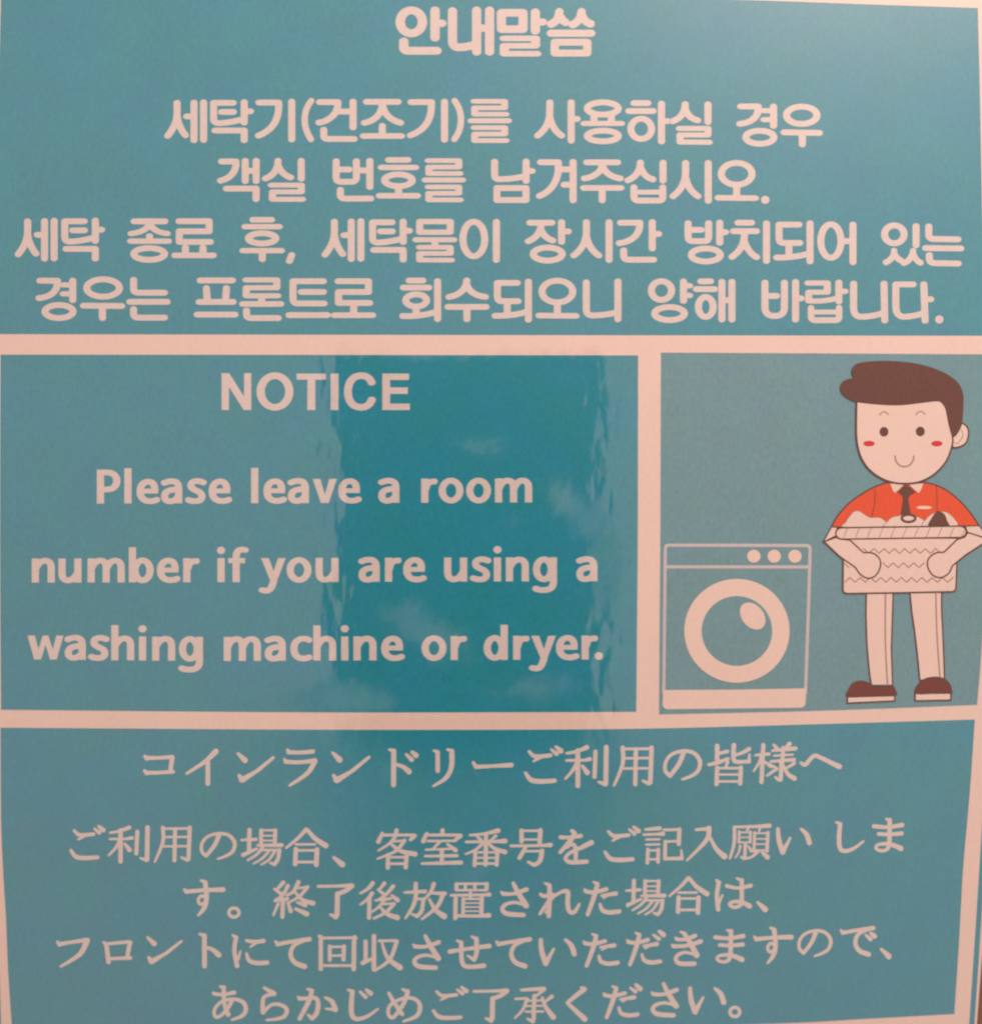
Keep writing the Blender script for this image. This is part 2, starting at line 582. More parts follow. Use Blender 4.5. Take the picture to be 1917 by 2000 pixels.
text_line(top, line1, 'first line of the Korean text, with brackets')

a = (410, 295); b = (800, 295); c = (1120, 295)
line2 = [
    k('gaek', *a, 'M90 80 L203 80 L203 105 C198 170 150 215 82 230; M275 75 L275 234; M285 153 L350 153; M360 75 L360 234; M128 292 L360 292 L360 374'),
    k('sil2', *a, 'M531 75 C531 135 500 190 433 213; M533 115 C550 162 590 192 630 205; M712 75 L712 215; h39 M478 265 L713 265 L713 318 L487 318 L487 376 L722 376'),
    k('beon', *a, 'M985 78 L985 200 C985 232 1000 239 1030 239 L1100 239 C1135 239 1143 225 1143 195 L1143 78; M1000 143 L1085 143; M1150 150 L1240 150; M1248 75 L1248 280; M1018 302 L1018 335 C1018 365 1035 371 1060 371 L1255 370'),
    k('ho', *a, 'h44 M1395 68 L1545 68; h42 M1337 127 L1605 127; E 1471 227 108 46; M1472 285 L1472 335; h44 M1322 348 L1620 348'),
    shift(K['reul'], -89.5, 115.8),
    k('nam', *b, 'M662 82 L662 180 C662 210 675 219 700 219 C770 217 830 212 895 195; M908 80 L908 232; M915 155 L955 155; h46 M680 288 L907 288 L907 382 L680 382 Z'),
    k('gyeo', *b, 'M1020 86 L1160 86 L1160 120 C1160 230 1110 310 1012 350; M1185 142 L1260 142; M1205 262 L1260 262; M1275 83 L1275 384'),
    k('ju', *b, 'M1382 87 L1622 87; M1502 105 C1500 160 1440 202 1362 213; M1504 105 C1510 160 1570 202 1643 213; h44 M1357 287 L1648 287; M1502 300 L1502 384'),
    k('sip', *c, 'M520 88 C520 142 490 202 423 227; M524 130 C540 180 575 208 618 220; M697 90 L697 230; M470 282 L470 350 C470 380 485 386 510 386 L660 386 C690 386 695 375 695 350 L695 282; h38 M480 320 L690 320'),
    k('si', *c, 'M873 92 L873 165 C873 250 830 312 775 352; M876 210 C885 270 925 325 970 352; M1050 92 L1050 388'),
    k('o', *c, 'E 1272 177 120 85; M1272 260 L1272 345; h44 M1128 364 L1418 367'),
    k('stop', *c, 'D 1495 380 33 32'),
]
text_line(top, line2, 'second line of the Korean text')

a = (20, 410); b = (440, 410); c = (890, 410); d = (1310, 410); e = (1440, 410)
line3 = [
    shift(K['se'], -291.8, 231.4), shift(K['tak'], -290.6, 231.4),
    k('jong', *a, 'M967 88 L1208 88; h42 M1088 100 C1080 145 1020 176 944 184; h42 M1090 100 C1100 145 1150 176 1226 184; h40 M1088 202 L1088 235; h42 M940 243 L1235 243; E 1085 343 120 46'),
    k('ryo', *a, 'M1318 87 L1553 87 L1553 166 L1320 166 L1320 249 L1562 249; M1368 292 L1368 345; M1505 292 L1505 345; h44 M1285 354 L1585 354'),
    k('hu', *b, 'h44 M215 76 L360 76; h42 M153 130 L420 130; E 287 221 107 40; h42 M137 317 L438 317; M288 330 L288 384'),
    k('comma', *b, 'M518 352 L500 398'),
    shift(K['se'], 307.0, 232.2), shift(K['tak'], 310.3, 233.4),
    k('mul', *b, 'h42 M1517 90 L1756 90 L1756 173 L1517 173 Z; h40 M1487 232 L1783 232; h30 M1637 245 L1637 280; h37 M1515 291 L1755 291 L1755 339 L1517 339 L1517 391 L1765 391'),
    k('i', *c, 'E 140 226 85 135; M316 92 L316 390'),
    k('jang', *c, 'M577 99 L750 99; M665 115 C662 177 620 222 565 244; M668 162 C685 202 720 227 756 238; M825 94 L825 248; M835 167 L877 167; E 717 344 113 51'),
    shift(K['si'], -193.5, 115.6),
    k('gan', *c, 'M1285 99 L1435 99 L1435 125 C1430 197 1370 247 1275 259; M1533 94 L1533 300; M1545 186 L1582 186; M1310 315 L1310 350 C1310 380 1325 388 1350 388 L1543 388'),
    k('bang', *d, 'M133 102 L133 205 C133 235 148 243 175 243 L255 243 C285 243 293 230 293 205 L293 102; M145 155 L235 155; M380 98 L380 256; M390 173 L425 173; E 271 351 113 51'),
    k('chi', *d, 'M522 99 L628 99; M487 165 L667 165; M572 180 L572 200 C570 280 525 332 475 366; M574 250 C590 300 625 347 668 368; M745 104 L745 398'),
    k('doe', *d, 'M998 114 L843 114 L843 215 C843 245 855 257 880 257 L1005 257; M920 265 L920 360; M825 371 C900 373 990 365 1070 341; M1085 104 L1085 402'),
    k('eo', *d, 'E 1248 242 79 131; M1350 243 L1400 243; M1420 114 L1420 408'),
    k('iss', *e, 'E 1223 190 76 70; M1393 125 L1393 275; w50 M1222 318 C1222 362 1195 392 1158 409; w50 M1225 345 C1240 372 1255 385 1275 394; w50 M1370 318 C1365 367 1335 402 1296 415; w50 M1372 345 C1385 382 1405 400 1428 412'),
    k('neun', *e, 'M1492 128 L1492 190 C1492 220 1510 226 1535 226 L1720 229; M1468 297 L1742 300; M1497 352 L1497 375 C1497 405 1515 415 1540 415 L1722 418'),
]
text_line(top, line3, 'third and widest line of the Korean text')

a = (60, 525); b = (360, 525); c = (770, 525); d = (1180, 525); e = (1440, 525)
line4 = [
    shift(K['gyeong'], -1368, 340.5),
    k('u2', *a, 'E 565 149 128 68; M412 287 L710 290; M560 300 L560 384'),
    k('neun2', *a, 'M803 85 L803 150 C803 180 820 186 845 186 L1045 186; M773 257 L1065 257; M803 314 L803 345 C803 375 820 381 845 381 L1045 381'),
    k('peu', *b, 'M123 90 L375 90; M172 150 L178 240; M328 150 L322 240; M115 258 L380 258; M100 357 L395 357'),
    k('ron', *b, 'h40 M480 86 L722 86 L722 147 L483 147 L483 210 L730 210; h40 M603 215 L603 265; h44 M455 274 L752 274; M485 325 L485 350 C485 378 500 384 525 384 L733 384'),
    k('teu', *b, 'M1085 96 L848 96 L848 230 C848 262 865 270 890 270 L1090 270; M912 180 L1085 180; M817 361 L1115 361'),
    k('ro', *b, 'M1200 96 L1437 96 L1437 180 L1203 180 L1203 266 L1447 266; M1322 280 L1322 350; h44 M1170 362 L1470 362'),
    k('hoe', *c, 'M115 91 L222 91; M70 146 L268 146; E 170 246 81 48; M170 300 L170 360; M65 368 C150 372 240 362 320 338; M337 95 L337 392'),
    k('su', *c, 'M565 90 C565 152 510 206 425 219; M567 130 C585 182 640 210 710 219; M418 297 L715 297; M566 310 L566 393'),
    shift(K['doe'], -549.8, 113.8),
    shift(K['o'], -350, 230.0),
    k('ni', *c, 'M1498 105 L1498 310 C1498 350 1515 364 1550 364 C1620 362 1680 355 1740 338; M1745 98 L1745 394'),
    k('yang', *d, 'E 445 169 79 73; M617 98 L617 250; h42 M625 132 L665 132; h42 M625 208 L665 208; E 508 349 116 51'),
    k('hae', *d, 'M752 97 L828 97; M717 158 L858 158; E 791 297 58 78; M917 100 L917 396; M925 245 L985 245; M995 100 L995 396'),
    k('ba', *d, 'M1253 107 L1253 300 C1253 345 1280 368 1330 368 C1380 368 1405 345 1405 300 L1405 107; M1265 211 L1343 211; M1492 102 L1492 396; M1500 230 L1535 230'),
    k('rap', *e, 'h40 M548 110 L700 110 L700 182 L555 182 L555 250 C620 255 700 250 780 228; M790 106 L790 255; h42 M800 175 L838 175; w52 M573 305 L573 370 C573 395 590 401 610 401 L760 401 C785 401 792 390 792 370 L792 305; h38 M585 337 L785 337'),
    k('ni2', *e, 'M905 115 L905 300 C905 355 930 374 965 374 C1030 373 1080 363 1130 346; M1143 115 L1148 403'),
    k('da', *e, 'M1370 121 L1235 121 L1235 290 C1235 350 1260 374 1300 374 C1350 373 1400 363 1450 346; M1454 120 L1463 405; M1475 237 L1508 237'),
    k('stop2', *e, 'D 1575 395 33 32'),
]
text_line(top, line4, 'last line of the Korean text, above the white band')

# ---- English
n = at(glyph('F 130,115 190,115 306,298 306,115 362,115 362,403 303,403 188,222 188,403 130,403'), 400, 700)
o_ = at(glyph('E 547 258 112 124', 65, 52), 400, 700)
t = at(glyph('F 716,118 945,118 945,166 862,166 862,403 800,403 800,166 716,166'), 400, 700)
i_ = at(glyph('F 982,118 1043,118 1043,403 982,403'), 400, 700)
c_ = at(glyph('M1308 200 C1292 155 1262 134 1220 134 C1155 134 1117 185 1117 258 C1117 335 1155 382 1220 382 C1265 382 1295 355 1308 310', 62, 52, True), 400, 700)
e_ = at(glyph('F 1385,118 1594,118 1594,168 1446,168 1446,226 1585,226 1585,277 1446,277 1446,353 1600,353 1600,403 1385,403'), 400, 700)
text_line(mid, [n, o_, t, i_, c_, e_], 'bold English heading NOTICE')

E = {
    'P': 'M29 -265 L29 0; M29 -243 L85 -243 C182 -243 182 -110 85 -110 L29 -110',
    'l': 'M29 -275 L29 0',
    'e': 'h38 M170 -96 L45 -96; M144 -98 C144 -145 128 -170 92 -170 C50 -170 29 -135 29 -92 C29 -45 58 -17 105 -17 C130 -17 148 -22 163 -31',
    'a': 'M137 -118 L137 0; M16 -156 C45 -169 62 -173 85 -173 C125 -173 137 -150 137 -112; M140 -112 L95 -107 C50 -102 28 -88 28 -54 C28 -28 45 -16 68 -16 C100 -16 125 -32 137 -60',
    's': 'M130 -160 C110 -170 95 -174 78 -174 C45 -174 28 -160 28 -140 C28 -118 45 -110 72 -98 C100 -86 113 -75 113 -53 C113 -28 92 -16 62 -16 C40 -16 20 -20 4 -29',
    'v': 'F 0,-188 60,-188 95,-65 130,-188 190,-188 125,0 65,0',
    'r': 'M29 -188 L29 0; M36 -100 C40 -150 65 -172 120 -164',
    'o': 'E 97 -94 69 78',
    'm': 'M28 -188 L28 0; M32 -112 C50 -158 75 -171 100 -171 C135 -171 145 -145 145 -112 L145 0; M150 -112 C167 -158 192 -171 217 -171 C252 -171 262 -145 262 -112 L262 0',
    'n': 'M28 -188 L28 0; M32 -112 C52 -158 80 -171 105 -171 C142 -171 152 -145 152 -112 L152 0',
    'u': 'M28 -188 L28 -75 C28 -38 45 -17 75 -17 C100 -17 128 -32 148 -76; M152 -188 L152 0',
    'b': 'M29 -275 L29 0; E 108 -94 59 78',
    'd': 'M161 -275 L161 0; E 87 -94 58 78',
    'i': 'M29 -188 L29 0; D 29 -248 32 29',
    'f': 'M62 0 L62 -190 C62 -235 78 -254 105 -254 C118 -254 126 -253 136 -250; h40 M0 -168 L132 -168',
    'y': 'F 0,-187 62,-187 122,-20 84,16; F 132,-187 193,-187 122,0 74,-6; M101 -12 C85 35 75 67 42 68 C28 68 18 66 6 62',
    'w': 'F 0,-187 58,-187 105,0 52,0; F 118,-187 163,-187 105,0 60,0; F 118,-187 163,-187 222,0 176,0; F 224,-187 280,-187 228,0 178,0',
    'h': 'M29 -275 L29 0; M32 -112 C52 -158 80 -171 105 -171 C142 -171 152 -145 152 -112 L152 0',
    'g': 'M161 -188 L161 5 C161 52 130 68 85 68 C55 68 35 64 18 54; E 87 -94 58 78',
    'c': 'M152 -158 C135 -168 120 -172 105 -172 C55 -172 29 -140 29 -93 C29 -48 55 -17 100 -17 C120 -17 135 -20 152 -30',
    '.': 'D 32 -27 32 31',
}


def english(spec):
    out = []
    for ch, x, y in spec:
        out.append(at(glyph(E[ch], 57, 45, True), x, y))
    return out


def row(chars, xs, y0, y1):
    a, b = xs[0], xs[-1]
    return [(ch, x, y0 + (y1 - y0) * (x - a) / (b - a)) for ch, x in zip(chars, xs)]


text_line(mid, english(row('Pleaseleavearoom', [188.8, 242.5, 266.3, 314.5, 365.8, 407, 490, 514, 561.8, 610.3, 660, 738.5, 822, 856.3, 910, 966.3], 983.4, 981.4)), 'English line that starts with Please')
text_line(mid, english(row('numberifyouareusinga', [62, 114, 171, 251.3, 306, 357.5, 424.3, 445.5, 509.5, 559.5, 616, 700, 751.3, 786.8, 867, 921.5, 963.8, 987.5, 1040, 1125], 1138, 1135.3)), 'English line that starts with number')
text_line(mid, english(row('washing', [53.8, 126.3, 176.3, 217, 271, 297, 349], 1288.2, 1291) + row('machineordryer.', [436.8, 516.6, 566.5, 611.5, 665.8, 690, 744, 823, 879.5, 944, 1001.5, 1037, 1085, 1135, 1161], 1291, 1288.2)), 'English line that starts with washing')

# ---- Japanese
J = {}


def j(name, o, s):
    J[name] = at(brush(s), *o)
    return J[name]


A = (270, 1440); Bw = (720, 1440); Cw = (1180, 1440)
text_line(low, [
    j('ko', A, '34,28,32:62,162 150,162 262,155; 38,34:265,158 250,265; 34,28,32:60,277 150,278 270,270; 24,36:50,148 68,166; 24,36:48,262 66,280'),
    j('i', A, '46,34,22:605,112 520,192 378,284; 36,38:543,200 543,362'),
    j('n', A, '22,46:778,127 832,180; 28,46:788,300 808,332; l46,26:812,334 930,262; l32,24:930,262 1054,160'),
    j('ra', A, '34,30,36:1174,118 1265,120 1362,112; 36,30,38:1152,192 1260,196 1380,182; 42,36,22:1380,186 1320,282 1183,377; 22,34:1165,98 1176,118; 20,36:1140,172 1152,192'),
    fit(J['n'], 270, 1440, 1505, 110, 1815, 360),
    j('do', Bw, '40:195,108 193,372; 22,34:160,98 195,108; 24,44:212,212 268,232 314,270; 22,38:292,134 334,176; 28,44:338,116 368,142'),
    j('ri', Bw, '36,36:537,118 538,262; 20,32:508,105 535,115; 40,40,34,20:648,110 645,232 600,320 505,382; 20,32:614,96 645,108'),
    j('bar', Bw, '24,36:815,198 838,232; 34,28,38:840,232 970,226 1112,218'),
    j('go', Bw, '24,34,32:1252,112 1300,150 1418,142; 32,18:1335,158 1286,188; 20,36:1424,96 1466,130; 26,42:1462,76 1500,108; 26,40,38,34:1224,280 1268,335 1350,346 1452,340'),
    j('ri_k', Bw, '22,26,38:1545,126 1620,112 1702,80; 22,24:1545,182 1700,180; 24,34:1690,178 1725,172; 38:1632,105 1632,380; 34,20:1625,200 1590,262 1535,325; 26,42:1668,226 1706,278; 34:1770,114 1762,310; 38:1854,78 1850,365; 20,36:1795,350 1845,368'),
    j('you', Cw, '34,32,20:142,82 142,210 75,377; 22:145,92 370,90; 36:368,82 358,355; 20,34:298,340 345,362; 34:245,95 240,368; 20:160,165 350,163; 20:155,245 350,243'),
    j('no', Cw, '40,36,32:618,120 580,212 512,303; 34,30,28,28,28,32,34,32,28,20:512,303 475,262 480,190 530,132 620,108 700,126 746,190 730,262 680,302 608,330'),
    j('mina', Cw, '36:880,68 880,188; 22,32:890,128 958,112; 26,32,26:815,215 880,200 965,168; 36,34,32:1010,62 1010,178 1050,194; 30:1045,194 1130,190; 28,18:1130,186 1132,135; 34,22:1130,92 1080,120 1022,140; 26,22:962,192 945,236; 34:880,238 875,368; 20:885,242 1065,242; 34:1065,238 1060,362; 18:890,292 1055,292; 20:885,346 1055,346'),
    j('sama', Cw, '34:1240,62 1226,350; 20,28:1180,140 1285,132; 28,16:1225,155 1200,212 1165,265; 20,34:1248,192 1300,226; 22,34:1322,60 1345,86; 36,22:1445,52 1412,86; 20,34:1310,106 1490,88; 18:1325,145 1470,136; 22,30:1300,190 1480,176; 32:1396,85 1388,200; 34:1382,200 1376,332; 20,30:1335,314 1362,334; 28,20:1340,250 1270,300; 20,28:1318,226 1345,248; 28,18:1482,204 1415,246; 22,40:1398,222 1430,286 1482,322'),
    j('he', Cw, '24,34,32,34,36,42:1535,200 1570,214 1635,146 1700,166 1770,200 1834,230'),
], 'Japanese heading on the lower panel')

Dw = (120, 1590); Ew = (540, 1590); Fw = (960, 1590); Gw = (1320, 1590)
text_line(low, [
    fit(J['go'], *Dw, 62, 85, 345, 362), fit(J['ri_k'], *Dw, 360, 88, 690, 388), fit(J['you'], *Dw, 720, 90, 1018, 382), fit(J['no'], *Dw, 1078, 140, 1370, 360),
    j('ba', Dw, '34:1468,125 1464,300; 20,26:1405,205 1520,198; 34,22:1418,320 1525,272; 32:1560,128 1558,238; 18:1560,128 1670,128; 32:1670,128 1665,238; 15:1570,170 1660,170; 15:1570,208 1660,208; 20,34:1530,246 1718,244; 30,18:1568,262 1530,312 1455,362; 20:1560,282 1700,282; 32:1702,284 1692,350 1665,392; 20,30:1630,382 1662,394; 26,16:1615,296 1565,350 1500,388; 26,16:1662,296 1622,356 1560,396'),
    j('au', Ew, '34,20:230,122 170,186 75,265; 28,44:238,122 300,192 384,248; 20:150,238 300,238; 36:150,275 145,392; 20:150,285 315,285; 38:315,278 310,398; 22:150,376 310,376'),
    j('ten', Ew, '24,48:446,340 512,394'),
    j('kyaku', Ew, '34:937,128 932,155; 24:815,165 1065,165; 24,38:825,150 795,216; 38,26:1076,172 1045,202; 30,18:925,180 880,232 795,286; 20:905,215 1000,208; 32,26,18:998,208 930,290 788,350; 24,42:900,240 970,290 1080,314; 34:870,322 868,420; 20:870,338 1015,338; 34:1015,325 1008,418; 22:870,390 1010,388'),
    j('shitsu', Ew, '34:1296,128 1293,155; 24:1160,165 1425,165; 24,38:1172,152 1146,212; 38,24:1434,172 1392,206; 20:1180,212 1400,210; 26,20:1275,218 1222,272; 18:1165,280 1380,272; 22,36:1335,238 1398,284; 34:1290,290 1290,385; 20,28:1160,330 1408,326; 22,34:1135,388 1440,380'),
    j('ban', Ew, '20,24,38:1510,166 1620,156 1730,130; 20,30:1562,172 1592,202; 28,18:1710,172 1672,206; 22,24,40:1480,219 1680,216 1784,212; 34:1635,155 1632,395; 30,16:1612,226 1560,276 1475,315; 22,38:1652,228 1700,270 1784,298; 32:1552,296 1546,402; 18:1552,300 1720,300; 32:1724,296 1718,398; 16:1560,343 1710,343; 20:1555,388 1715,388'),
    j('gou', Fw, '34:232,130 233,215; 20:232,132 378,132; 36:380,128 374,222; 18:236,200 370,200; 22,24,38:150,250 380,247 458,242; 30,34:265,258 216,344; 20:262,292 390,290; 38,38,30:392,290 376,365 334,400; 20,34:282,375 325,396'),
    j('wo', Fw, '34,28,34:538,182 600,184 695,172; 30,40,38,30:625,132 645,158 602,222 534,300; 26,30,34,34:585,262 628,236 655,270 655,345; 42,34,28,30,34,36,34:778,224 700,262 610,305 576,345 600,374 660,378 742,372'),
    fit(J['go'], *Fw, 872, 90, 1165, 378),
    j('ki_k', Fw, '22,34:1200,122 1310,112; 20,22:1185,162 1310,158; 24,38:1300,158 1335,155; 18:1205,200 1310,198; 18:1205,240 1310,238; 30:1220,278 1215,382; 18:1220,285 1300,285; 30:1300,278 1298,375; 18:1220,356 1300,353; 22:1345,125 1460,122; 34:1465,122 1460,235; 20:1355,216 1455,213; 30:1355,216 1352,340; 28:1352,350 1478,348; 28,18:1485,348 1480,285'),
    j('iru', Gw, '22,30:155,124 240,116; 42,36,18:256,112 236,205 85,362; 24,34,48:266,185 312,272 376,332'),
    j('nega', Gw, '20,24,36:450,102 600,99 728,92; 28,28,22:455,105 452,232 420,345; 24,18:572,96 552,130; 22:492,138 490,222; 14:495,144 580,144; 22:580,140 577,222; 12:500,183 575,183; 14:500,222 575,222; 26:540,228 534,346; 20,24:508,336 530,350; 22,14:500,250 488,300 462,342; 16,28:562,252 586,288; 22,16:655,105 645,142; 24:612,145 607,290; 14:612,152 720,150; 28:716,145 709,290; 13:620,195 705,195; 13:620,236 705,236; 16:615,284 705,284; 28,16:640,292 590,335 530,352; 24,40:672,302 712,338'),
    j('i_h', Gw, '30,38,42:795,118 802,205 832,298; 38,20:834,294 890,188; 22,38,40:975,118 1018,160 1040,226'),
    j('shi', Gw, '34,36,36,34,28,18:1280,82 1272,180 1278,262 1312,290 1382,272 1462,214; 20,32:1250,66 1282,78'),
    j('ma', Gw, '34,30,36:1545,96 1650,104 1764,86; 30,30,34:1580,156 1670,160 1760,152; 36:1668,48 1664,225; 34,30,26,26,26,30,36,42:1664,225 1648,275 1600,288 1560,268 1578,240 1640,234 1700,246 1754,270; 20,32:1640,40 1668,50'),
], 'Japanese line under the heading')

Hw = (340, 1700); Iw = (690, 1700); Jw = (1050, 1700)
text_line(low, [
    j('su', Hw, '22,36:80,150 96,168; 34,30,40:96,168 230,156 382,152; 38,40,38,34,20:242,95 252,200 246,265 225,310 188,352; 20,32:210,80 240,92; 28,26,26,26,28:238,208 208,202 188,235 205,266 240,256'),
    j('maru', Hw, 'E 467 331 40 35'),
    j('owa', Hw, '34,22:852,96 796,158; 20,32:782,146 846,192; 32,20:888,122 848,196 790,232; 20,30:784,240 884,224; 34:850,228 845,364; 26,20:812,262 775,350; 22,36:888,254 910,318; 34,22:970,92 932,165 880,196; 20:942,142 1036,132; 32,18:1040,132 982,202 900,250; 22,40:945,172 1002,232 1084,258; 22,34:962,252 1024,274; 24,42:948,302 1036,342'),
    j('ryou', Hw, '24,24,34:1125,126 1270,124 1384,118; 38,34:1390,122 1340,160 1285,182; 40:1275,185 1272,350; 20,38:1220,346 1262,366'),
    j('ato', Hw, '36,20:1550,102 1512,146 1455,180; 36,18:1545,182 1510,226 1455,268; 34:1525,222 1522,372; 32,22:1642,102 1602,152; 20,30:1592,152 1636,186; 32,20:1710,126 1652,192 1592,232; 20,24:1572,236 1690,222; 22,36:1700,198 1745,234; 30,16:1645,228 1602,282 1545,326; 20:1622,266 1710,260; 32,20:1716,264 1652,330 1560,376; 22,44:1612,292 1662,342 1742,370'),
    j('hana', Iw, '34:487,105 485,172; 20,32:400,174 560,166; 34,34,18:490,178 470,272 405,376; 20:485,226 545,224; 32:547,226 532,318 504,352; 18,32:455,342 498,360; 36,18:627,108 602,172 548,232; 22,34:612,178 714,182; 36,32,20:700,184 655,282 535,382; 22,48:592,228 642,312 708,360'),
    j('oki', Iw, '20:800,106 1040,106; 30:805,108 803,150; 34:1042,108 1038,150; 26:873,106 873,150; 26:948,106 948,150; 18:805,156 1035,156; 22,24,36:762,196 1000,193 1060,190; 24:915,156 912,215; 28:857,222 855,340; 18:857,224 1000,224; 34:1002,218 998,340; 13:870,257 990,257; 13:870,288 990,288; 13:870,320 990,320; 34:798,222 795,376; 26,26,38:800,356 980,358 1058,352'),
    j('sa', Iw, '34,28,36:1168,184 1250,184 1352,150; 30,40,46:1248,102 1288,180 1348,276; 22,26,30,34,38,36:1345,275 1262,252 1192,266 1162,302 1200,340 1328,350; 20,30:1155,170 1170,186'),
    j('re', Iw, '36,38,36:1530,118 1532,210 1525,358; 20,32:1495,102 1528,115; 28,34,26:1462,188 1490,202 1568,190; 34,34,24:1568,194 1512,262 1458,336; 20,28:1455,345 1465,330; 22,28,38,38,36,34,20:1556,212 1628,168 1674,172 1672,245 1684,318 1725,326 1764,264; 22:1500,330 1520,300'),
    j('ta', Jw, '34,30,34:375,166 440,172 534,148; 34,40,36,32:465,108 446,182 420,262 388,346; 20,32:435,92 464,106; 24,36:500,198 608,182; 24,16:545,196 512,218; 24,34,36,34:486,266 504,312 560,330 636,322; 20,30:365,150 376,166'),
    fit(J['ba'], *Jw, 680, 65, 1005, 360), fit(J['au'], *Jw, 1018, 45, 1340, 350),
    j('ha', Jw, '34,34,36:1414,95 1398,190 1408,306; 22,32:1395,80 1414,95; 24,18:1412,262 1440,196; 30,26,34:1475,122 1560,140 1662,120; 34:1592,78 1592,232; 34,30,28,28,28,34,42:1592,232 1578,276 1530,290 1496,266 1530,246 1592,250 1652,280; 20,30:1555,64 1590,80'),
    fit(J['ten'], *Jw, 1705, 240, 1797, 330),
], 'Japanese line that starts with one kana and a full stop')

Kw = (100, 1800); Lw = (520, 1800); Mw = (900, 1800); Nw = (1300, 1800)
text_line(low, [
    j('fu', Kw, '22,38:48,160 66,180; 34,28,36:66,178 160,162 272,146; 46,38,20:280,150 222,258 75,352'),
    j('ro', Kw, '36,36:430,180 448,318; 24,28:430,176 610,160; 34,34:615,164 594,278; 26,28:450,292 620,286; 20,32:408,162 430,180; 24,34:596,158 618,166'),
    fit(J['n'], *Kw, 742, 115, 1028, 335),
    j('to', Kw, '38:1196,112 1197,350; 20,34:1158,98 1194,110; 24,44:1210,202 1262,222 1308,262'),
    j('ni', Kw, '34,34,36:1444,128 1430,222 1452,348; 22,34:1418,110 1444,126; 24,16:1462,292 1478,232; 26,32,34:1525,150 1590,160 1658,152; 26,16:1604,164 1555,200; 22,34,36,34:1526,252 1544,304 1602,325 1688,322'),
    j('te', Lw, '22,36:72,158 88,178; 34,30,38:88,178 200,158 336,140; 24,32,36,38,42:300,150 216,188 190,258 222,322 298,352'),
    j('kai', Lw, '34:425,122 425,372; 22:430,130 680,128; 36:685,128 682,372; 22:430,345 680,345; 30:495,195 495,302; 20:495,200 605,198; 34:606,196 602,298; 20:500,268 600,266; 24:412,115 425,125; 24:690,118 700,130'),
    j('shuu', Lw, '34:775,158 775,308; 36,22:752,325 842,284; 36:840,115 840,375; 22:880,152 1018,150; 34,30,20:1018,156 962,300 845,385; 20,32,48:902,165 945,282 1042,360'),
    fit(J['sa'], *Lw, 1138, 100, 1365, 380),
    j('se', Lw, '36,28,38:1432,236 1560,216 1740,192; 34,36,36,34,38:1522,165 1524,290 1545,345 1605,355 1698,346; 36,38,30:1640,136 1642,232 1626,298; 18,34:1572,268 1622,300; 20,32:1604,120 1640,136; 20,32:1490,150 1520,166'),
    fit(J['te'], *Mw, 266, 122, 555, 370), fit(J['i_h'], *Mw, 606, 128, 905, 350), fit(J['ta'], *Mw, 948, 90, 1240, 362),
    fit(J['ta'], *Mw, 1288, 80, 1572, 352) + at(brush('20,34:1502,106 1544,136; 28,42:1548,78 1580,104'), *Mw),
    j('ki', Nw, '30,28,34:84,140 150,140 228,112; 32,30,36:58,194 160,190 272,156; 32,40,46:142,95 182,155 240,264; 22,26,30,34,36,36:238,264 152,242 92,264 78,300 112,330 222,330; 20,32:115,82 144,94; 20,30:75,128 86,140; 20,30:48,184 60,196'),
    fit(J['ma'], *Nw, 368, 58, 622, 330), fit(J['su'], *Nw, 680, 40, 998, 335), fit(J['no'], *Nw, 1025, 60, 1303, 280),
    fit(J['te'], *Nw, 1356, 34, 1636, 278) + at(brush('20,34:1560,106 1598,140; 28,40:1600,92 1628,116'), *Nw),
    fit(J['ten'], *Nw, 1670, 205, 1762, 298),
], 'long Japanese line, second from the bottom')

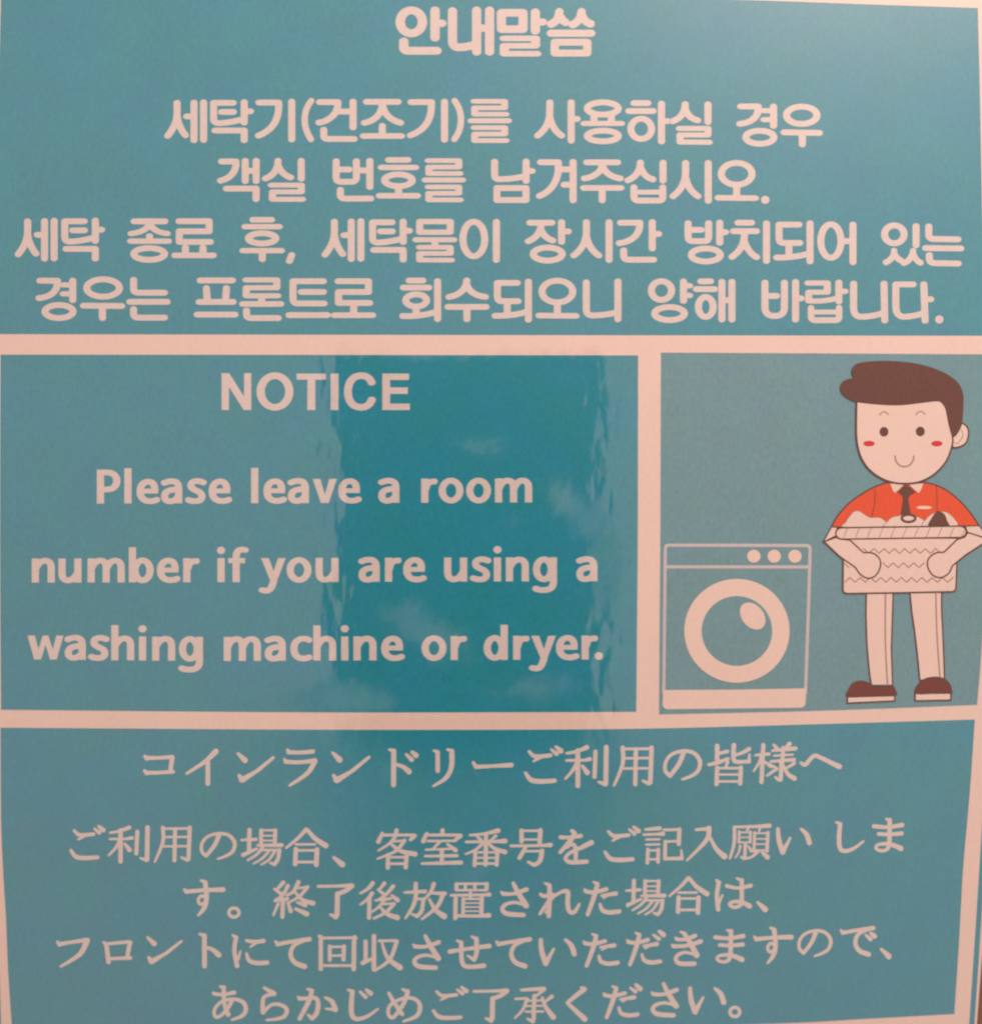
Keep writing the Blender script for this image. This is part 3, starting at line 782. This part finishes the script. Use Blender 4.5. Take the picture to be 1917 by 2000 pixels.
Ow = (400, 1880); Pw = (800, 1880); Qw = (1100, 1880)
text_line(low, [
    j('a', Ow, '30,28,34:72,246 140,252 228,236; 34,32,32,38:148,196 148,282 158,350 182,408; 20,30:120,188 146,200; 34,30,28,28,28,26,28,34,36,32,20:214,292 180,358 122,418 80,424 76,368 130,308 220,288 298,312 320,370 290,418 212,450; 20,28:64,236 74,246'),
    j('ra_h', Ow, '22,42:462,198 538,244; 30,30,34,38:534,246 466,268 452,320 454,390; 24,28,30,34,32,20:462,384 520,332 590,332 640,370 608,430 482,452'),
    j('ka', Ow, '34,30,32,38,38,34:738,284 800,282 866,280 885,330 870,402 838,438; 20,34:805,410 836,438; 34,38,34:836,222 812,302 740,440; 20,32:800,208 834,220; 22,38,44:940,276 992,306 1018,368; 18,26:945,362 1015,370; 20,30:728,270 740,284'),
    fit(J['shi'], *Ow, 1108, 206, 1360, 460) + at(brush('22,34:1212,230 1254,270; 26,40:1262,216 1294,242'), *Ow),
    j('me', Ow, '26,32,34:1436,240 1472,305 1540,405; 36,34,30,30,28,26,30,36,34,20:1584,228 1552,320 1472,430 1432,400 1452,330 1560,278 1648,292 1680,350 1652,420 1550,462; 20,32:1542,210 1582,226'),
    fit(J['go'], *Pw, 172, 184, 460, 452), fit(J['ryou'], *Pw, 488, 203, 778, 474),
    j('shou', Pw, '24,34:872,216 1048,206; 32,20:1050,210 988,262; 34:972,262 966,448; 20,34:920,442 960,462; 16:925,300 1024,298; 16:915,342 1032,340; 18:905,386 1042,384; 20:825,286 915,282; 32,16:916,288 882,370 820,436; 32,18:1108,268 1052,312; 22,44:1034,275 1062,350 1120,428'),
    j('ku', Pw, 'l42,28:1362,210 1230,315; l28,44:1230,318 1366,444; 20,34:1338,196 1362,208'),
    fit(J['ta'], *Pw, 1505, 178, 1795, 445) + at(brush('20,34:1722,200 1762,228; 28,42:1766,176 1798,206'), *Pw),
    fit(J['sa'], *Qw, 680, 153, 902, 432), fit(J['i_h'], *Qw, 972, 188, 1272, 408),
    at(brush('E 1338 388 38 36'), *Qw),
], 'last Japanese line at the bottom of the sheet')

merge0 = merge


def merge(shapes, grid=22):
    return merge0(shapes, grid)


# ------------------------------------------------------------------ printed washing machine
step = 6e-6
lift = [L2]


def nxt():
    lift[0] += step
    return lift[0]


def wm(*p):
    return [(1280 + x / 5.6, 1050 + y / 5.6) for x, y in p]


def outline(pts, w, closed=True, m=O_):
    return [(q, m) for q in stroke(pts, w, closed=closed)]


frame = wm((125, 82), (1665, 82), (1690, 110), (1640, 1700), (85, 1700), (105, 110))
machine = build('printed_washing_machine', sign, [merge(
    [(q, PA_) for q in stroke(wm((88, 1700), (105, 115), (112, 92), (135, 83), (900, 84), (1660, 87), (1682, 98), (1688, 125), (1672, 700), (1637, 1700)), 6.3)]
    + [(q, PA_) for q in stroke(wm((115, 320), (1675, 322)), 6.3, butt=True)], 24)], nxt(), 'line drawing of a front loading washing machine')
plinth = wm(*([(1645, 1650), (870, 1664), (82, 1668)] + [(130 - 56 * math.cos(t_), 1822 + 56 * math.sin(t_)) for t_ in [math.pi / 2 * q / 6 for q in range(7)]]
              + [(1582 + 58 * math.sin(t_), 1802 + 60 * math.cos(t_)) for t_ in [math.pi / 2 * q / 6 for q in range(7)]]))
build('printed_plinth', machine, [merge([(plinth, W_)], 30)], nxt())
ringo = wm(*disc(888, 1020, 576, 568, 72))
ringi = wm(*disc(888, 1022, 386, 382, 60))
build('printed_door_ring', machine, [merge([(ringo, W_)] + [(ringi, PT_)], 25)], nxt(), 'thick white door ring with teal centre')
build('printed_highlight', machine, [merge([(wm(*disc(1060, 858, 166, 118, 40, 0.88)), W_)])], nxt())
for cx in (1073, 1295, 1522):
    build('printed_knob', machine, [merge([(wm(*disc(cx, 204, 73, 71, 30)), W_)])], lift[0])

# ------------------------------------------------------------------ printed man with the laundry basket


def fa(*p):
    return [(1600 + x / 5.927, 690 + y / 5.927) for x, y in p]


def ba(*p):
    return [(1580 + x / 5.576, 920 + y / 5.576) for x, y in p]


def le(*p):
    return [(1600 + x / 5.927, 1150 + y / 5.927) for x, y in p]


OW = 3.0
# shirt is the body of the drawing
shirt = dense(ba((840, 125), (700, 178), (560, 258), (420, 362), (300, 500), (240, 612)), 5) + ba((1850, 600)) + dense(ba((1850, 600), (1740, 440), (1620, 310), (1500, 215), (1380, 155), (1270, 125)), 5)[1:]
man = build('printed_person', sign, [merge([(shirt, OR_)] + outline(shirt, OW, True, O_)
    + outline(dense(ba((715, 200), (712, 330), (680, 500)), 6), 1.6, False) + outline(dense(ba((1382, 160), (1388, 300), (1390, 450)), 6), 1.6, False)
    + [(disc(1580 + 1250 / 5.576, 920 + 397 / 5.576, 15, 3.2, 20), W_)], 20)], nxt(), 'cartoon man in orange shirt and brown tie')
# legs
for (pts, stripe, s2) in (
    (((540, 40), (536, 300), (545, 600), (560, 800), (580, 1000), (600, 1120), (845, 1120), (838, 900), (830, 700), (840, 400), (852, 40)), ((762, 60), (758, 500), (768, 800), (785, 1100)), None),
    (((1045, 40), (1065, 250), (1100, 500), (1130, 750), (1160, 1060), (1445, 1050), (1437, 800), (1425, 500), (1412, 250), (1412, 40)), ((1345, 60), (1352, 400), (1368, 700), (1392, 1020)), None)):
    p = le(*pts)
    build('printed_leg', man, [merge([(p, W_)] + outline(p, OW) + outline(dense(le(*stripe), 5), 3.0, False, F_), 20)], nxt())
# shoes
sh1 = smooth_poly(le((325, 1250), (340, 1170), (390, 1095), (480, 1072), (570, 1095), (610, 1130), (720, 1140), (840, 1132), (870, 1170), (872, 1235), (600, 1242)), 4)
so1 = le((325, 1252), (870, 1238), (868, 1300), (318, 1325))
build('printed_shoe', man, [merge([(sh1, RU_), (so1, W_)] + outline(sh1, OW * 0.8) + outline(so1, OW))], nxt(), 'rust brown shoe with pale sole, left of the two')
sh2 = smooth_poly(le((1112, 1210), (1135, 1120), (1210, 1050), (1320, 1025), (1430, 1040), (1500, 1100), (1525, 1180), (1515, 1208), (1300, 1212)), 4)
so2 = le((1105, 1212), (1518, 1208), (1518, 1290), (1105, 1298))
build('printed_shoe', man, [merge([(sh2, RU_), (so2, W_)] + outline(sh2, OW * 0.8) + outline(so2, OW))], nxt(), 'rust brown shoe with pale sole, right of the two')
# collar and tie
col1 = ba((880, 135), (1030, 145), (985, 190), (930, 240), (905, 205))
col2 = ba((1085, 145), (1240, 135), (1215, 205), (1190, 240), (1130, 190))
build('printed_collar', man, [merge([(col1, W_), (col2, W_)])], nxt())
tie = ba((1050, 150), (1090, 170), (1155, 232), (1100, 262), (1075, 300), (1105, 470), (1060, 500), (995, 475), (1020, 300), (1010, 262), (960, 232), (1015, 170))
build('printed_tie', man, [merge([(tie, B_)])], nxt())
# laundry in the basket
cl1 = smooth_poly(ba((380, 610), (395, 560), (440, 490), (490, 440), (545, 437), (610, 480), (670, 508), (750, 505), (805, 530), (850, 605)), 4)
cl2 = smooth_poly(ba((830, 605), (855, 545), (900, 505), (990, 485), (1090, 475), (1180, 500), (1250, 540), (1285, 605)), 4)
cl3 = smooth_poly(ba((1240, 605), (1265, 530), (1330, 470), (1400, 445), (1480, 445), (1560, 500), (1600, 605)), 4)
cl4 = smooth_poly(ba((1300, 605), (1325, 520), (1370, 455), (1410, 435), (1470, 470), (1500, 540), (1512, 605)), 4)
ring = ba(*disc(1080, 515, 74, 40, 30))
build('printed_laundry', man, [merge([(cl1, W_)] + outline(cl1, 1.2, True, F_) + [(cl2, W_)] + outline(cl2, 1.2, True, F_) + [(cl3, W_)] + outline(cl3, 1.2, True, F_) + [(cl4, B_)] + [(ring, W_)] + outline(ring, 5.0, True, B_))], nxt(), 'white laundry with one dark brown piece')
# sleeves (upper arm, below orange) and basket
slv1 = ba((240, 610), (300, 610), (300, 700), (150, 775))
slv2 = ba((1700, 600), (1850, 596), (1960, 740), (1720, 670))
build('printed_sleeve', man, [merge([(slv1, W_)] + outline(slv1, OW * 0.8))], nxt())
build('printed_sleeve', man, [merge([(slv2, W_)] + outline(slv2, OW * 0.8))], lift[0])
bk = smooth_poly(ba((370, 735), (368, 1000), (368, 1280), (382, 1325), (430, 1334), (1000, 1325), (1560, 1312), (1590, 1290), (1600, 1000), (1612, 735)), 3)
bk = ba((370, 730), (366, 1295), (375, 1322), (405, 1334), (1000, 1326), (1560, 1314), (1588, 1300), (1596, 1270), (1616, 730))
basket = build('printed_basket', man, [merge([(bk, W_)] + outline(bk, OW)
    + [(q, F_) for yy, xa, xb in ((0, 590, 1440), (155, 800, 1290), (155, 375, 440), (315, 385, 1570)) for q in stroke(
        [ba((xa + kk * 56, 845 + yy + (52 if (kk + (1 if yy == 315 else 0)) % 2 else 0)))[0] for kk in range(int((xb - xa) / 56) + 1)], 2.3)], 20)], nxt(), 'white laundry basket with zigzag weave')
rim = ba(*( [(1640 + 68 * math.cos(t_), 662 + 62 * math.sin(t_)) for t_ in [math.pi * (-.5 + q / 8) for q in range(9)]] + [(355 + 68 * math.cos(t_), 680 + 62 * math.sin(t_)) for t_ in [math.pi * (.5 + q / 8) for q in range(9)]]))
stripes = []
for q in range(11):
    x = 430 + q * 128
    stripes += outline(ba((x - 10, 618), (x - 28, 655), (x - 55, 722)), 1.5, False, F_)
build('printed_basket_rim', man, [merge([(rim, W_)] + stripes + outline(rim, OW), 20)], nxt(), 'striped rim of the basket')
# forearms with round hands
arm1 = ba((160, 770), (290, 722), (330, 740), (440, 752), (590, 890)) + dense(ba((590, 890), (690, 895), (765, 960), (770, 1050), (720, 1140), (640, 1168), (560, 1130), (500, 1050)), 5)[1:] + ba((330, 930))
arm2 = ba((1960, 745), (1725, 670), (1690, 720), (1610, 745), (1465, 885)) + dense(ba((1465, 885), (1370, 895), (1295, 960), (1290, 1050), (1345, 1135), (1430, 1160), (1510, 1120), (1560, 1030)), 5)[1:] + ba((1700, 915))
build('printed_arm', man, [merge([(arm1, W_)] + outline(arm1, OW), 20)], nxt())
build('printed_arm', man, [merge([(arm2, W_)] + outline(arm2, OW), 20)], lift[0])
# head
ear = smooth_poly(fa((1600, 830), (1660, 815), (1715, 870), (1720, 960), (1690, 1040), (1620, 1080), (1545, 1085), (1500, 1000)), 4)
build('printed_ear', man, [merge([(ear, W_)] + outline(ear, OW) + outline(dense(fa((1640, 880), (1655, 960), (1600, 1040), (1560, 1035)), 5), 1.5, False, F_))], nxt())
head = dense(fa((428, 560), (424, 800), (430, 1000), (470, 1180), (560, 1330), (700, 1440), (850, 1495), (1020, 1508), (1180, 1480), (1340, 1390), (1470, 1240), (1535, 1060), (1535, 950), (1500, 820), (1470, 660), (1460, 540)), 4)
hd = build('printed_head', man, [merge([(head, W_)] + outline(head, OW * 1.15), 20)], nxt())
hair = smooth_poly(fa((430, 560), (330, 520), (262, 460), (242, 400), (262, 340), (330, 302), (395, 290), (372, 220), (400, 150), (480, 112), (700, 92), (900, 98), (1100, 120), (1300, 170), (1480, 250), (1600, 345), (1650, 450), (1660, 560), (1648, 780), (1620, 880), (1555, 965), (1515, 900), (1490, 780), (1465, 660), (1420, 580), (1360, 552), (1200, 568), (1000, 592), (830, 598), (620, 585)), 4)
build('printed_hair', man, [merge([(hair, B_)] + outline(hair, 1.6), 20)], nxt(), 'brown hair swept to the left')
for cx, cy in ((745, 908), (1165, 905)):
    build('printed_eye', man, [merge([(fa(*disc(cx, cy, 52, 56, 24)), B_)])], lift[0])
for cx, cy in ((572, 1045), (1357, 1045)):
    build('printed_cheek', man, [merge([(fa(*disc(cx, cy, 66, 33, 24)), R_)])], lift[0])
for cx, cy in ((745, 690), (1168, 685)):
    build('printed_eyebrow', man, [merge(outline(dense(fa((cx - 52, cy + 25), (cx - 20, cy - 8), (cx + 20, cy - 8), (cx + 52, cy + 20)), 5), 2.3, False, F_))], lift[0])
build('printed_mouth', man, [merge(outline(dense(fa((872, 1190), (885, 1250), (930, 1300), (985, 1312), (1045, 1290), (1080, 1240), (1090, 1190)), 5), 3.1, False, F_))], lift[0])

# ------------------------------------------------------------------ brown wall behind the sheet


def slab(name, x0, y0, z0, x1, y1, z1, mat, bev=0.0, seg=4):
    import bmesh
    bm = bmesh.new()
    bmesh.ops.create_cube(bm, size=1)
    for v in bm.verts:
        v.co = Vector(((x0 + x1) / 2 + v.co.x * (x1 - x0), (y0 + y1) / 2 + v.co.y * (y1 - y0), (z0 + z1) / 2 + v.co.z * (z1 - z0)))
    if bev:
        bmesh.ops.bevel(bm, geom=bm.edges[:], offset=bev, segments=seg, affect='EDGES', profile=0.6)
    me = bpy.data.meshes.new(name)
    bm.to_mesh(me)
    me.materials.append(mat)
    o = bpy.data.objects.new(name, me)
    scn.collection.objects.link(o)
    return o


def plain(name, col, rough):
    m = bpy.data.materials.new(name)
    m.use_nodes = True
    b = m.node_tree.nodes['Principled BSDF']
    b.inputs['Base Color'].default_value = (*col, 1)
    b.inputs['Roughness'].default_value = rough
    return m


wm_ = plain('brown_wood', (0.22, 0.13, 0.09), 0.5)
nt = wm_.node_tree
tc = nd(nt, 'ShaderNodeTexCoord'); mp = nd(nt, 'ShaderNodeMapping'); mp.inputs['Scale'].default_value = (60, 3, 3)
no = nd(nt, 'ShaderNodeTexNoise'); no.inputs['Scale'].default_value = 14; no.inputs['Detail'].default_value = 5
cr = nd(nt, 'ShaderNodeValToRGB'); cr.color_ramp.elements[0].color = (0.16, 0.085, 0.055, 1); cr.color_ramp.elements[1].color = (0.30, 0.18, 0.125, 1)
cr.color_ramp.elements[0].position = 0.3; cr.color_ramp.elements[1].position = 0.7
nt.links.new(tc.outputs['Object'], mp.inputs[0]); nt.links.new(mp.outputs[0], no.inputs['Vector']); nt.links.new(no.outputs[0], cr.inputs[0])
nt.links.new(cr.outputs[0], nt.nodes['Principled BSDF'].inputs['Base Color'])
wall = slab('wall', -0.35, -0.35, -0.03, 0.35, 0.35, -0.008, wm_)
wall['kind'] = 'structure'

# ------------------------------------------------------------------ the phone that took the picture: only seen as the dark reflection in the film
pm = plain('dark_phone_case', (0.02, 0.022, 0.025), 0.6)
phone = bpy.data.objects.new('smartphone', None)
scn.collection.objects.link(phone)
phone.location = (-0.007, -0.042, D + 0.004)
phone['label'] = 'dark smartphone held before the sign, seen as the dark reflection across the English panel'
phone['category'] = 'phone'
body = slab('case', -0.038, -0.095, 0.0, 0.038, 0.085, 0.009, pm, 0.0035)
body.parent = phone
